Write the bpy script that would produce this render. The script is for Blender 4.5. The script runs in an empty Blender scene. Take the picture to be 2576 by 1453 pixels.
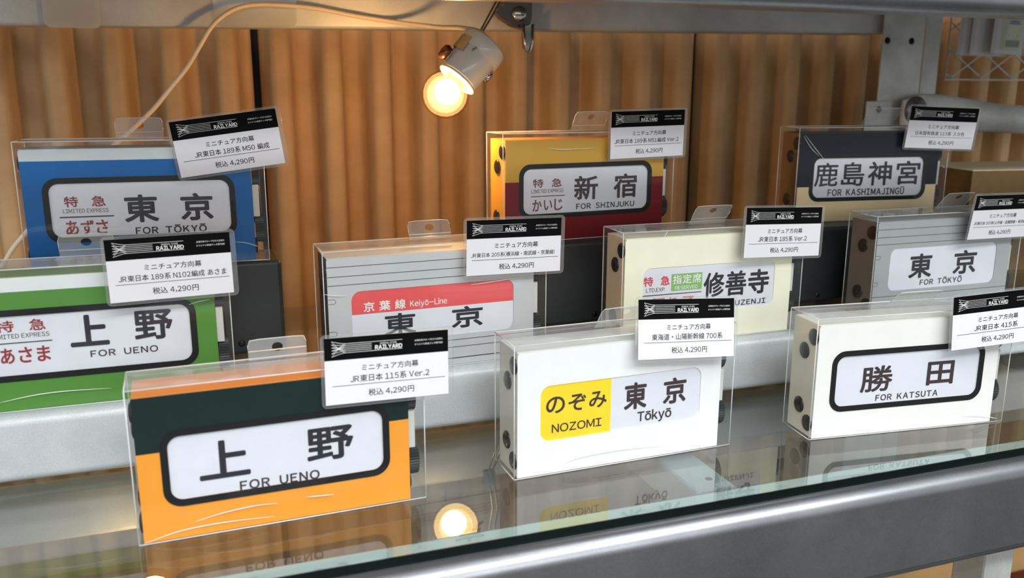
import bpy, bmesh, math, random
from mathutils import Vector, Matrix
random.seed(4)
S = bpy.context.scene
C = S.collection
PI = math.pi

# ------------------------------------------------------------------ camera, world, lights, exposure
cam_data = bpy.data.cameras.new('camera')
cam_data.sensor_width = 36.0
cam_data.lens = 36.0 * 2196.47 / 2576.0
cam_data.clip_start = 0.01
cam = bpy.data.objects.new('camera', cam_data)
C.objects.link(cam)
RT = Vector((0.94388777, -0.3302627, 0.00156017))
UP = Vector((0.07277081, 0.21258152, 0.97442984))
FW = Vector((0.32214949, 0.91963887, -0.22468658))
M = Matrix((RT, UP, -FW)).transposed().to_4x4()
M.translation = Vector((0.0739993, -0.5826288, 0.2416413))
cam.matrix_world = M
cam_data.dof.use_dof = True
cam_data.dof.focus_distance = 0.64
cam_data.dof.aperture_fstop = 9.0
S.camera = cam

w = bpy.data.worlds.new('store_ambient'); S.world = w; w.use_nodes = True
w.node_tree.nodes['Background'].inputs[0].default_value = (0.93, 0.97, 1.0, 1)
w.node_tree.nodes['Background'].inputs[1].default_value = 0.43

def area(name, loc, target, sx, sy, power, col):
    l = bpy.data.lights.new(name, 'AREA'); l.shape = 'RECTANGLE'; l.size = sx; l.size_y = sy
    l.energy = power; l.color = col
    o = bpy.data.objects.new(name, l); C.objects.link(o); o.location = loc
    d = Vector(target) - Vector(loc)
    o.rotation_euler = d.to_track_quat('-Z', 'Y').to_euler()
    return o
area('store_tube_light', (0.5, -2.0, 1.75), (0.3, 0, 0.1), 2.6, 0.14, 41, (0.95, 0.98, 1.0))
area('store_tube_light', (-0.6, -1.2, 2.1), (0.2, 0, 0.1), 2.2, 0.12, 30, (0.97, 0.98, 1.0))
area('store_tube_light', (1.6, -1.3, 1.9), (0.6, 0, 0.1), 0.12, 1.8, 14, (0.95, 0.98, 1.0))
area('store_window_light', (0.2, -3.4, 0.78), (0.3, 0, 0.15), 3.6, 1.25, 36, (0.97, 0.98, 1.0))  # added frontal fill, brightens the lamp socket and upright faces

vs = S.view_settings
vs.view_transform = 'Standard'; vs.look = 'None'; vs.exposure = 0.0; vs.gamma = 1.0; vs.use_curve_mapping = False
S.cycles.transparent_max_bounces = 32
S.cycles.max_bounces = 12

# ------------------------------------------------------------------ materials
def srgb(r, g, b):
    f = lambda c: (c / 255 / 12.92) if c / 255 <= 0.04045 else ((c / 255 + 0.055) / 1.055) ** 2.4
    return (f(r), f(g), f(b), 1)
MC = {}
def mat(name, col, rough=0.5, metal=0.0, spec=0.5, noise=None, bump=0.0, bscale=200, coat=0.0):
    if name in MC: return MC[name]
    m = bpy.data.materials.new(name); m.use_nodes = True; nt = m.node_tree
    b = nt.nodes['Principled BSDF']
    b.inputs['Base Color'].default_value = col
    b.inputs['Roughness'].default_value = rough
    b.inputs['Metallic'].default_value = metal
    b.inputs['Specular IOR Level'].default_value = spec
    b.inputs['Coat Weight'].default_value = coat
    tc = nt.nodes.new('ShaderNodeTexCoord')
    n = nt.nodes.new('ShaderNodeTexNoise'); nt.links.new(tc.outputs['Object'], n.inputs['Vector'])
    sc, amt = noise if noise else (60, 0.03)
    n.inputs['Scale'].default_value = sc; n.inputs['Detail'].default_value = 5
    mr = nt.nodes.new('ShaderNodeMapRange'); nt.links.new(n.outputs['Fac'], mr.inputs['Value'])
    mr.inputs['From Min'].default_value = 0.3; mr.inputs['From Max'].default_value = 0.7
    mr.inputs['To Min'].default_value = 1 - amt; mr.inputs['To Max'].default_value = 1 + amt
    mx = nt.nodes.new('ShaderNodeMix'); mx.data_type = 'RGBA'; mx.blend_type = 'MULTIPLY'
    mx.inputs[0].default_value = 1.0; mx.inputs[6].default_value = col
    nt.links.new(mr.outputs[0], mx.inputs[7]); nt.links.new(mx.outputs[2], b.inputs['Base Color'])
    if bump:
        n2 = nt.nodes.new('ShaderNodeTexNoise'); n2.inputs['Scale'].default_value = bscale
        nt.links.new(tc.outputs['Object'], n2.inputs['Vector'])
        bp = nt.nodes.new('ShaderNodeBump'); bp.inputs['Strength'].default_value = bump
        bp.inputs['Distance'].default_value = 0.001
        nt.links.new(n2.outputs['Fac'], bp.inputs['Height']); nt.links.new(bp.outputs[0], b.inputs['Normal'])
    MC[name] = m
    return m

def clear(name, tint, haze, hcol, ior=1.5, rough=0.03, boost=1.0, wave=0.0, wscale=18, hazenoise=0):
    """clear sheet: fresnel gloss over tinted transparency with a little milky scatter"""
    if name in MC: return MC[name]
    m = bpy.data.materials.new(name); m.use_nodes = True; nt = m.node_tree
    nt.nodes.remove(nt.nodes['Principled BSDF']); out = nt.nodes['Material Output']
    tr = nt.nodes.new('ShaderNodeBsdfTransparent'); tr.inputs[0].default_value = (*tint, 1)
    df = nt.nodes.new('ShaderNodeBsdfDiffuse'); df.inputs[0].default_value = hcol
    gl = nt.nodes.new('ShaderNodeBsdfGlossy'); gl.inputs['Roughness'].default_value = rough
    fr = nt.nodes.new('ShaderNodeFresnel')
    ge = nt.nodes.new('ShaderNodeNewGeometry'); im = nt.nodes.new('ShaderNodeMix')   # same reflectance from both faces of the sheet
    im.inputs[2].default_value = ior; im.inputs[3].default_value = 1.0 / ior
    nt.links.new(ge.outputs['Backfacing'], im.inputs[0]); nt.links.new(im.outputs[0], fr.inputs[0])
    mu = nt.nodes.new('ShaderNodeMath'); mu.operation = 'MULTIPLY'; mu.inputs[1].default_value = boost; mu.use_clamp = True
    nt.links.new(fr.outputs[0], mu.inputs[0])
    a = nt.nodes.new('ShaderNodeMixShader'); a.inputs[0].default_value = haze
    nt.links.new(tr.outputs[0], a.inputs[1]); nt.links.new(df.outputs[0], a.inputs[2])
    bmix = nt.nodes.new('ShaderNodeMixShader')
    nt.links.new(mu.outputs[0], bmix.inputs[0]); nt.links.new(a.outputs[0], bmix.inputs[1]); nt.links.new(gl.outputs[0], bmix.inputs[2])
    nt.links.new(bmix.outputs[0], out.inputs[0])
    if wave or hazenoise:
        tc = nt.nodes.new('ShaderNodeTexCoord')
        n = nt.nodes.new('ShaderNodeTexNoise'); n.inputs['Scale'].default_value = wscale; n.inputs['Detail'].default_value = 1
        nt.links.new(tc.outputs['Object'], n.inputs['Vector'])
        if wave:
            bp = nt.nodes.new('ShaderNodeBump'); bp.inputs['Strength'].default_value = wave; bp.inputs['Distance'].default_value = 0.006
            nt.links.new(n.outputs['Fac'], bp.inputs['Height']); nt.links.new(bp.outputs[0], gl.inputs['Normal'])
    MC[name] = m
    return m

def emit(name, col, strength):
    m = bpy.data.materials.new(name); m.use_nodes = True
    b = m.node_tree.nodes['Principled BSDF']
    b.inputs['Base Color'].default_value = (0, 0, 0, 1)
    b.inputs['Emission Color'].default_value = col; b.inputs['Emission Strength'].default_value = strength
    return m

def galv(name, lo, hi, rough, metal, scale=9):
    """galvanised steel: cloudy zinc spangle"""
    m = bpy.data.materials.new(name); m.use_nodes = True; nt = m.node_tree
    b = nt.nodes['Principled BSDF']; b.inputs['Metallic'].default_value = metal; b.inputs['Roughness'].default_value = rough
    tc = nt.nodes.new('ShaderNodeTexCoord')
    n = nt.nodes.new('ShaderNodeTexNoise'); n.inputs['Scale'].default_value = scale; n.inputs['Detail'].default_value = 8; n.inputs['Roughness'].default_value = 0.62
    n3 = nt.nodes.new('ShaderNodeTexNoise'); n3.inputs['Scale'].default_value = 900; n3.inputs['Detail'].default_value = 2
    nt.links.new(tc.outputs['Object'], n.inputs['Vector']); nt.links.new(tc.outputs['Object'], n3.inputs['Vector'])
    cr = nt.nodes.new('ShaderNodeValToRGB'); cr.color_ramp.elements[0].position = 0.34; cr.color_ramp.elements[1].position = 0.68
    cr.color_ramp.elements[0].color = lo; cr.color_ramp.elements[1].color = hi
    nt.links.new(n.outputs['Fac'], cr.inputs[0])
    mr = nt.nodes.new('ShaderNodeMapRange'); mr.inputs['To Min'].default_value = 0.93; mr.inputs['To Max'].default_value = 1.07
    mr.inputs['From Min'].default_value = 0.3; mr.inputs['From Max'].default_value = 0.7
    nt.links.new(n3.outputs['Fac'], mr.inputs[0])
    mx = nt.nodes.new('ShaderNodeMix'); mx.data_type = 'RGBA'; mx.blend_type = 'MULTIPLY'; mx.inputs[0].default_value = 1
    nt.links.new(cr.outputs[0], mx.inputs[6]); nt.links.new(mr.outputs[0], mx.inputs[7])
    nt.links.new(mx.outputs[2], b.inputs['Base Color'])
    bp = nt.nodes.new('ShaderNodeBump'); bp.inputs['Strength'].default_value = 0.12; bp.inputs['Distance'].default_value = 0.0006
    nt.links.new(n.outputs['Fac'], bp.inputs['Height']); nt.links.new(bp.outputs[0], b.inputs['Normal'])
    return m

G_RAIL = galv('weathered_steel', srgb(150, 152, 156), srgb(182, 184, 188), 0.33, 0.92)
G_BEAM = galv('galvanised_steel', srgb(178, 184, 186), srgb(214, 219, 219), 0.45, 0.15)
G_POST = galv('dull_galvanised_steel', srgb(178, 180, 176), srgb(222, 224, 219), 0.5, 0.25, 14)
M_STAND = mat('charcoal_powder_coat', srgb(58, 62, 64), 0.42, 0.3, noise=(12, 0.12))
M_BLACK = mat('black_plastic', srgb(22, 24, 27), 0.25, noise=(40, 0.05))
M_KNURL = mat('black_rubber', srgb(26, 32, 36), 0.45)
M_RING = mat('black_window_ink', srgb(8, 11, 14), 0.45, spec=0.2)
M_INK = mat('navy_black_ink', srgb(26, 26, 42), 0.5)
M_INK2 = mat('brown_black_ink', srgb(56, 40, 44), 0.5)
M_RED = mat('dark_red_ink', srgb(150, 40, 44), 0.5)
M_RED2 = mat('bright_red_ink', srgb(210, 60, 72), 0.5)
M_BRED = mat('brown_red_ink', srgb(110, 48, 44), 0.5)
M_WHITE = mat('white_ink', srgb(240, 240, 236), 0.5)
M_CARD = mat('white_card_stock', srgb(228, 227, 231), 0.55, noise=(300, 0.01))
M_HEAD = mat('black_card_print', srgb(6, 6, 7), 0.6, spec=0.08)
M_GREYINK = mat('grey_tag_ink', srgb(22, 22, 24), 0.6)
M_FILM = mat('white_roll_film', srgb(226, 228, 236), 0.35, coat=0.2)
M_PLATE = mat('white_plastic_plate', srgb(205, 205, 198), 0.5)
M_CASE = clear('clear_pet_sheet', (0.99, 0.992, 0.99), 0.006, (0.85, 0.87, 0.85, 1), 1.5, 0.04, 0.42, wave=0.35, wscale=16)
M_CASETOP = clear('milky_pet_sheet', (0.96, 0.965, 0.96), 0.13, (0.9, 0.92, 0.9, 1), 1.5, 0.12, 0.7, wave=0.4, wscale=30)
M_EDGE = clear('creased_pet_edge', (0.9, 0.9, 0.9), 0.62, (0.95, 0.96, 0.95, 1), 1.5, 0.15, 1.0)
M_GLINT = clear('sharp_pet_crease', (0.9, 0.9, 0.9), 0.8, (0.98, 0.98, 0.98, 1), 1.5, 0.15, 1.0)  # whitish colour stands in for highlights along the bent film
M_SLEEVE = clear('clear_tag_sleeve', (0.95, 0.955, 0.95), 0.07, (0.85, 0.87, 0.85, 1), 1.5, 0.06, 1.0, wave=0.3, wscale=40)
M_GLASS = clear('shelf_glass', (0.84, 0.885, 0.87), 0.012, (0.8, 0.85, 0.83, 1), 1.52, 0.006, 1.55)
M_GEDGE = mat('dark_green_glass_edge', srgb(8, 20, 19), 0.12, spec=0.6)
M_CHROME = mat('chrome', (0.55, 0.53, 0.5, 1), 0.14, 1.0)
M_CERAM = mat('white_glazed_ceramic', srgb(226, 228, 222), 0.22, coat=0.4)
M_CORD = mat('cream_cord', srgb(222, 208, 186), 0.55)
M_KRAFT = mat('brown_cardboard', srgb(116, 92, 52), 0.8, noise=(120, 0.08))
M_KRAFTIN = mat('cream_cardboard', srgb(240, 226, 192), 0.8)

# corrugated wall: tan brown with cloudy wear
def wall_mat():
    m = bpy.data.materials.new('tan_painted_corrugated_sheet'); m.use_nodes = True; nt = m.node_tree
    b = nt.nodes['Principled BSDF']; b.inputs['Roughness'].default_value = 0.6
    tc = nt.nodes.new('ShaderNodeTexCoord'); mp = nt.nodes.new('ShaderNodeMapping')
    mp.inputs['Scale'].default_value = (0.35, 1.0, 0.6)
    n = nt.nodes.new('ShaderNodeTexNoise'); n.inputs['Scale'].default_value = 26; n.inputs['Detail'].default_value = 8; n.inputs['Roughness'].default_value = 0.65
    nt.links.new(tc.outputs['Object'], mp.inputs[0]); nt.links.new(mp.outputs[0], n.inputs['Vector'])
    cr = nt.nodes.new('ShaderNodeValToRGB'); cr.color_ramp.elements[0].position = 0.3; cr.color_ramp.elements[1].position = 0.72
    cr.color_ramp.elements[0].color = srgb(180, 144, 100); cr.color_ramp.elements[1].color = srgb(204, 170, 124)
    nt.links.new(n.outputs['Fac'], cr.inputs[0]); nt.links.new(cr.outputs[0], b.inputs['Base Color'])
    return m
M_WALL = wall_mat()

# ------------------------------------------------------------------ mesh helpers
class MB:
    def __init__(s): s.bm = bmesh.new()
    def box(s, x0, x1, y0, y1, z0, z1, mi=0, bev=0.0, seg=2, mtx=None):
        v = [s.bm.verts.new(p) for p in ((x0,y0,z0),(x1,y0,z0),(x1,y1,z0),(x0,y1,z0),(x0,y0,z1),(x1,y0,z1),(x1,y1,z1),(x0,y1,z1))]
        fs = [s.bm.faces.new([v[i] for i in f]) for f in ((0,3,2,1),(4,5,6,7),(0,1,5,4),(1,2,6,5),(2,3,7,6),(3,0,4,7))]
        for f in fs: f.material_index = mi
        if bev:
            es = list({e for f in fs for e in f.edges})
            r = bmesh.ops.bevel(s.bm, geom=es, offset=bev, segments=seg, affect='EDGES', profile=0.5)
            for f in r['faces']: f.material_index = mi
            v = list({q for f in r['faces'] for q in f.verts} | {q for q in v if q.is_valid})
        if mtx is not None:
            bmesh.ops.transform(s.bm, matrix=mtx, verts=[q for q in v if q.is_valid])
        return s
    def prism(s, pts, axis, a0, a1, mi=0, holes=None, caps=True):
        """pts: 2D outline; axis: 'x' -> pts are (y,z), 'y' -> (x,z), 'z' -> (x,y)"""
        def P(p, a): return {'x': (a, p[0], p[1]), 'y': (p[0], a, p[1]), 'z': (p[0], p[1], a)}[axis]
        A = [s.bm.verts.new(P(p, a0)) for p in pts]; B = [s.bm.verts.new(P(p, a1)) for p in pts]
        n = len(pts)
        for i in range(n):
            f = s.bm.faces.new((A[i], A[(i+1) % n], B[(i+1) % n], B[i])); f.material_index = mi
        if caps:
            for L in (A[::-1], B):
                f = s.bm.faces.new(L); f.material_index = mi
        return s
    def ring(s, outer, inner, y0, y1, mi=0):
        """plate with a hole, outlines with equal vertex counts in (x,z), thickness along y"""
        n = len(outer)
        v = [[s.bm.verts.new((p[0], y, p[1])) for p in L] for L, y in ((outer, y0), (inner, y0), (outer, y1), (inner, y1))]
        for i in range(n):
            j = (i + 1) % n
            for q in ((v[0][i], v[0][j], v[1][j], v[1][i]), (v[2][j], v[2][i], v[3][i], v[3][j]),
                      (v[0][j], v[0][i], v[2][i], v[2][j]), (v[1][i], v[1][j], v[3][j], v[3][i])):
                f = s.bm.faces.new(q); f.material_index = mi
        return s
    def tube(s, pts, r, n=10, mi=0, closed=False):
        pts = [Vector(p) for p in pts]; rings = []; up = Vector((0.13, 0.31, 0.94)).normalized()
        m = len(pts)
        rr = r if isinstance(r, (list, tuple)) else [r] * m
        for i, p in enumerate(pts):
            a = pts[(i - 1) % m] if (closed or i > 0) else p
            b = pts[(i + 1) % m] if (closed or i < m - 1) else p
            t = (b - a).normalized(); u = t.cross(up)
            if u.length < 1e-3: u = t.cross(Vector((1, 0, 0)))
            u.normalize(); v = t.cross(u)
            rings.append([s.bm.verts.new(p + rr[i] * (math.cos(2*PI*k/n) * u + math.sin(2*PI*k/n) * v)) for k in range(n)])
        for i in range(m if closed else m - 1):
            A, B = rings[i], rings[(i + 1) % m]
            for k in range(n):
                f = s.bm.faces.new((A[k], A[(k+1) % n], B[(k+1) % n], B[k])); f.material_index = mi; f.smooth = True
        if not closed:
            for L in (rings[0][::-1], rings[-1]):
                f = s.bm.faces.new(L); f.material_index = mi
        return s
    def lathe(s, o, ax, prof, n=28, mi=0, smooth=True):
        """prof: (distance along axis, radius); closes with caps when radius is 0"""
        o = Vector(o); ax = Vector(ax).normalized(); u = ax.cross(Vector((0.2, 0.1, 1)) if abs(ax.z) < 0.9 else Vector((1, 0, 0))).normalized(); v = ax.cross(u)
        rings = []
        for d, r in prof:
            if r < 1e-7: rings.append([s.bm.verts.new(o + ax * d)])
            else: rings.append([s.bm.verts.new(o + ax * d + r * (math.cos(2*PI*k/n) * u + math.sin(2*PI*k/n) * v)) for k in range(n)])
        for A, B in zip(rings, rings[1:]):
            for k in range(n):
                j = (k + 1) % n
                if len(A) == 1 and len(B) == 1: continue
                if len(A) == 1: q = (A[0], B[j], B[k])
                elif len(B) == 1: q = (A[k], A[j], B[0])
                else: q = (A[k], A[j], B[j], B[k])
                f = s.bm.faces.new(q); f.material_index = mi; f.smooth = smooth
        return s
    def build(s, name, mats, parent=None, recalc=True):
        if recalc: bmesh.ops.recalc_face_normals(s.bm, faces=s.bm.faces[:])
        me = bpy.data.meshes.new(name); s.bm.to_mesh(me); s.bm.free()
        for m in (mats if isinstance(mats, (list, tuple)) else [mats]): me.materials.append(m)
        o = bpy.data.objects.new(name, me); C.objects.link(o)
        if parent is not None: o.parent = parent
        return o
def tag(o, label=None, cat=None, group=None, kind=None):
    if label: o['label'] = label
    if cat: o['category'] = cat
    if group: o['group'] = group
    if kind: o['kind'] = kind
    return o
def thing(name, label, cat, loc=(0, 0, 0), rot=(0, 0, 0), group=None):
    o = bpy.data.objects.new(name, None); C.objects.link(o); o.empty_display_size = 0.01
    o.location = loc; o.rotation_euler = rot
    return tag(o, label, cat, group)
def rrect(x0, x1, z0, z1, r, n=7):
    out = []
    for cx, cz, a0 in ((x1 - r, z1 - r, 0), (x0 + r, z1 - r, 90), (x0 + r, z0 + r, 180), (x1 - r, z0 + r, 270)):
        for k in range(n):
            a = math.radians(a0 + 90 * k / (n - 1)); out.append((cx + r * math.cos(a), cz + r * math.sin(a)))
    return out
def arc(cx, cy, r, a0, a1, n=6):
    return [(cx + r * math.cos(math.radians(a0 + (a1 - a0) * k / (n - 1))), cy + r * math.sin(math.radians(a0 + (a1 - a0) * k / (n - 1)))) for k in range(n)]
def offset_open(path, t):
    """second side of an open sheet-metal profile"""
    out = []
    for i, p in enumerate(path):
        a = Vector(path[max(i - 1, 0)]); b = Vector(path[min(i + 1, len(path) - 1)])
        d = (b - a).normalized(); out.append((p[0] - d.y * t, p[1] + d.x * t))
    return out
def sheet(mb, path, t, x0, x1, mi=0, axis='x'):
    mb.prism(path + offset_open(path, t)[::-1], axis, x0, x1, mi)
    return mb

def smooth(pts, k=5):
    P = [Vector(p) for p in pts]; out = []
    for i in range(len(P) - 1):
        p0, p1, p2, p3 = P[max(i-1, 0)], P[i], P[i+1], P[min(i+2, len(P)-1)]
        for j in range(k):
            u = j / k
            out.append(0.5 * ((2*p1) + (-p0 + p2)*u + (2*p0 - 5*p1 + 4*p2 - p3)*u*u + (-p0 + 3*p1 - 3*p2 + p3)*u**3))
    return out + [P[-1]]
TEXTCACHE = {}
def glyph(ch):
    """outline of one character; latin letters use their full-width gothic forms"""
    if ch in TEXTCACHE: return TEXTCACHE[ch]
    base = {'ō': 'o', 'Ō': 'O', 'Ū': 'U'}.get(ch, ch)
    src = chr(ord(base) + 0xFEE0) if 0x21 <= ord(base) <= 0x7E else base
    c = bpy.data.curves.new('glyph_curve', 'FONT'); c.body = src; c.size = 1; c.resolution_u = 4
    o = bpy.data.objects.new('glyph_curve', c); C.objects.link(o)
    dg = bpy.context.evaluated_depsgraph_get(); dg.update()
    me = bpy.data.meshes.new_from_object(o.evaluated_get(dg))
    v = [tuple(q.co)[:2] for q in me.vertices]; f = [tuple(p.vertices) for p in me.polygons]
    bpy.data.objects.remove(o); bpy.data.curves.remove(c); bpy.data.meshes.remove(me)
    if base != ch:
        a = min(p[0] for p in v); b = max(p[0] for p in v); t = max(p[1] for p in v) + 0.07; k = len(v); m = (b - a) * 0.14
        v += [(a + m, t), (b - m, t), (b - m, t + 0.07), (a + m, t + 0.07)]; f.append((k, k + 1, k + 2, k + 3))
    TEXTCACHE[ch] = (v, f)
    return TEXTCACHE[ch]
def text_mesh(body, space=1.0):
    V, F = [], []; x = 0.0
    for ch in body:
        if ch == ' ': x += 0.30 * space; continue
        v, f = glyph(ch); a = min(p[0] for p in v); b = max(p[0] for p in v); k = len(V)
        if ord(ch) < 0x250: gap = 0.10 * space; off = -a; adv = (b - a) + gap
        else: off = 0.0; adv = 1.0
        V += [(p[0] + off + x, p[1]) for p in v]; F += [tuple(i + k for i in q) for q in f]
        x += adv
    return V, F
def text_into(mb, body, x0, x1, z0, z1, y, bold=0.0, mi=0, space=1.0):
    """adds flat print filling the rectangle (x0..x1, z0..z1) at depth y, facing -y"""
    v, f = text_mesh(body, space)
    ax = min(p[0] for p in v); bx = max(p[0] for p in v); ay = min(p[1] for p in v); by = max(p[1] for p in v)
    # heavier strokes: the outline is laid down several times around a small circle
    n = 8 if bold else 1
    bw = 1.5 * bold * (z1 - z0) * (1.0 if len(body) < 2 else 1.2)
    x0 += bw; x1 -= bw; z0 += bw; z1 -= bw
    sx = (x1 - x0) / (bx - ax); sy = (z1 - z0) / (by - ay)
    for k in range(n):
        ox, oz = (bw * math.cos(2 * PI * k / n), bw * math.sin(2 * PI * k / n)) if n > 1 else (0, 0)
        vv = [mb.bm.verts.new((x0 + ox + (p[0] - ax) * sx, y - k * 0.000003, z0 + oz + (p[1] - ay) * sy)) for p in v]
        for q in f:
            try: fc = mb.bm.faces.new([vv[i] for i in q]); fc.material_index = mi
            except ValueError: pass

# ------------------------------------------------------------------ setting: wall, floor
WALLY = 0.43
PITCH = 0.0548
def corrugated(x0, x1, z0, z1, y, parent):
    mb = MB(); xs = []; n = int((x1 - x0) / PITCH * 14)
    for i in range(n + 1):
        x = x0 + (x1 - x0) * i / n
        c = math.cos(2 * PI * (x - 0.1036) / PITCH)
        f = max(-1, min(1, 1.45 * c)); f = math.sin(f * PI / 2)
        xs.append((x, y - 0.0175 * f))
    zs = [z0, z1]
    g = [[mb.bm.verts.new((x, yy, z)) for x, yy in xs] for z in zs]
    g2 = [[mb.bm.verts.new((x, yy + 0.002, z)) for x, yy in xs] for z in zs]
    for i in range(n):
        for G, fl in ((g, 0), (g2, 1)):
            q = (G[0][i], G[0][i+1], G[1][i+1], G[1][i]); f = mb.bm.faces.new(q if not fl else q[::-1]); f.smooth = True
    for i in (0, n):
        mb.bm.faces.new((g[0][i], g[1][i], g2[1][i], g2[0][i]))
    mb.build('corrugated_panel', M_WALL, parent, recalc=False)
back = MB().box(-1.0, 2.4, WALLY + 0.03, WALLY + 0.04, -0.75, 0.9).build('wall_back', mat('dark_wall_backing', srgb(46, 38, 28), 0.8)); tag(back, 'brown wall behind the shelf covered in corrugated panels', kind='structure')
corrugated(-0.75, 0.1315, -0.75, 0.9, WALLY, back)
corrugated(0.1395, 0.6825, -0.75, 0.9, WALLY - 0.002, back)
corrugated(0.6870, 1.234, -0.75, 0.9, WALLY, back)
corrugated(1.238, 2.0, -0.75, 0.9, WALLY - 0.002, back)
fl = MB().box(-2.5, 3.5, -3.5, WALLY + 0.03, -0.80, -0.75).build('floor', mat('grey_store_floor', srgb(56, 54, 50), 0.5, noise=(8, 0.15))); tag(fl, 'grey store floor under the rack', kind='structure')

# ------------------------------------------------------------------ rack: front rail, glass shelf
X0, X1 = -0.45, 1.25
path = [(-0.146, -0.0062)] + [(-0.168, -0.0062)] + arc(-0.1675, -0.0170, 0.0108, 92, 180, 9) + [(-0.1783, -0.067)] + arc(-0.1718, -0.0668, 0.0065, 180, 265, 6) + [(-0.150, -0.0735)]
mb = sheet(MB(), path, 0.0022, X0, X1)
r = mb.build('shelf_rail', G_RAIL); tag(r, 'dark grey galvanised steel rail along the front edge under the glass shelf', 'shelf rail')
for f in r.data.polygons: f.use_smooth = len(f.vertices) == 4
r.data.set_sharp_from_angle(angle=math.radians(35))

g = thing('glass_shelf', 'long clear glass shelf with dark green edge, carrying the front row', 'glass shelf', (0.4, 0.1, 0))
def local(o, mb, name, m, **k):
    ob = mb.build(name, m, o, **k); ob.matrix_parent_inverse = Matrix.Translation(o.location).inverted(); return ob
local(g, MB().box(X0, X1, -0.1678, 0.40, -0.0056, 0.0), 'glass_pane', M_GLASS)
local(g, MB().box(X0, X1, -0.1686, -0.1678, -0.0056, 0.0), 'polished_edge', M_GEDGE)
local(g, MB().box(X0, X1, -0.1676, -0.1478, -0.0061, -0.0057), 'seating_strip', mat('pale_seating_tape', srgb(222, 232, 228), 0.6))  # pale strip added to give the bright band along the glass front

# mid beam with rounded lips, and deck glass behind it
path = [(0.045, 0.0487), (-0.0135, 0.0487)] + arc(-0.0140, 0.0427, 0.006, 90, 180, 7) + [(-0.020, 0.0125)] + arc(-0.0150, 0.0118, 0.005, 180, 270, 6) + [(0.030, 0.0068)]
mb = sheet(MB(), path, 0.002, X0, X1)
r = mb.build('riser_beam', G_BEAM); tag(r, 'light galvanised beam raising the middle row above the glass shelf', 'beam')
for f in r.data.polygons: f.use_smooth = len(f.vertices) == 4
r.data.set_sharp_from_angle(angle=math.radians(35))
dk = MB().box(X0, 1.0, 0.0455, 0.122, 0.0447, 0.0487).build('deck_glass', M_GLASS); tag(dk, 'narrow glass strip behind the galvanised beam under the dark stands', 'glass shelf')

path = [(0.235, -0.101), (0.2175, -0.101)] + arc(0.2170, -0.106, 0.005, 90, 180, 6) + [(0.212, -0.145)] + arc(0.2165, -0.1455, 0.0045, 180, 270, 6) + [(0.235, -0.150)]
r = sheet(MB(), path, 0.002, X0, 0.84).build('lower_beam', G_BEAM); tag(r, 'galvanised beam of the level below, seen through the glass shelf', 'beam')
for f in r.data.polygons: f.use_smooth = len(f.vertices) == 4
r.data.set_sharp_from_angle(angle=math.radians(35))

# crossbar below the glass
t = thing('support_bracket', 'pale steel channel bracket running under the glass shelf', 'bracket', (0.367, 0.1, -0.02))
path = [(0.3525, -0.030)] + arc(0.3555, -0.0095, 0.003, 180, 90, 4) + arc(0.3785, -0.0095, 0.003, 90, 0, 4) + [(0.3815, -0.030)]
ob = local(t, sheet(MB(), path, -0.0016, -0.143, 0.39, axis='y'), 'channel', G_BEAM)
local(t, MB().lathe((0.3693, -0.128, -0.0066), (0, 0, 1), [(0, 0), (0, 0.0026), (0.0005, 0.0022), (0.0006, 0)], 16), 'hole', M_BLACK)

# ------------------------------------------------------------------ upper rack
t = MB(); path = [(-0.150, 0.2835), (-0.1690, 0.2835)] + arc(-0.1690, 0.2915, 0.008, 270, 180, 7) + [(-0.177, 0.345)] + arc(-0.170, 0.346, 0.007, 180, 90, 5) + [(-0.15, 0.353)]
sheet(t, path, -0.002, X0, X1)
r = t.build('upper_front_rail', G_RAIL); tag(r, 'dark steel rail of the shelf above, crossing the top edge of the photo', 'shelf rail')
for f in r.data.polygons: f.use_smooth = len(f.vertices) == 4
r.data.set_sharp_from_angle(angle=math.radians(35))
t = MB(); path = [(0.345, 0.0), (0.3135, 0.0)] + arc(0.3135, 0.003, 0.0035, 270, 180, 5) + [(0.310, 0.052)] + arc(0.3135, 0.053, 0.0035, 180, 90, 5) + [(0.345, 0.0565)]
sheet(t, path, -0.002, -0.45, 0.866)
r = t.build('upper_rear_beam', G_BEAM); tag(r, 'pale galvanised beam behind the bulb that the lamp is clipped to', 'beam')
for f in r.data.polygons: f.use_smooth = len(f.vertices) == 4
r.data.set_sharp_from_angle(angle=math.radians(35))
r.location = (0, 0, 0.2953); r.rotation_euler = (0, -0.0125, 0)
r = MB().box(-0.12, X1, -0.147, 0.36, 0.3655, 0.3755, bev=0.001).build('upper_shelf_board', mat('grey_shelf_board', srgb(120, 116, 108), 0.6)); tag(r, 'grey board of the shelf above, resting on the upper rear beam', 'shelf board')  # unseen opaque board, added and sized to shade the rear row

# translucent plastic film taped to the rear beam
t = MB(); t.prism(rrect(-0.050, -0.004, 0.2925, 0.345, 0.006), 'y', 0.3075, 0.3080)
r = t.build('plastic_film', clear('milky_film', (0.9, 0.9, 0.88), 0.35, (0.85, 0.85, 0.8, 1), rough=0.2)); tag(r, 'milky plastic film taped on the left end of the upper rear beam', 'plastic film')
t = MB(); t.prism(rrect(0.092, 0.168, 0.2965, 0.35, 0.008), 'y', 0.3075, 0.3079)
r = t.build('plastic_film', clear('thin_film', (0.95, 0.95, 0.93), 0.10, (0.85, 0.85, 0.8, 1), rough=0.1)); tag(r, 'thin clear film behind the cord on the upper rear beam', 'plastic film')

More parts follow.
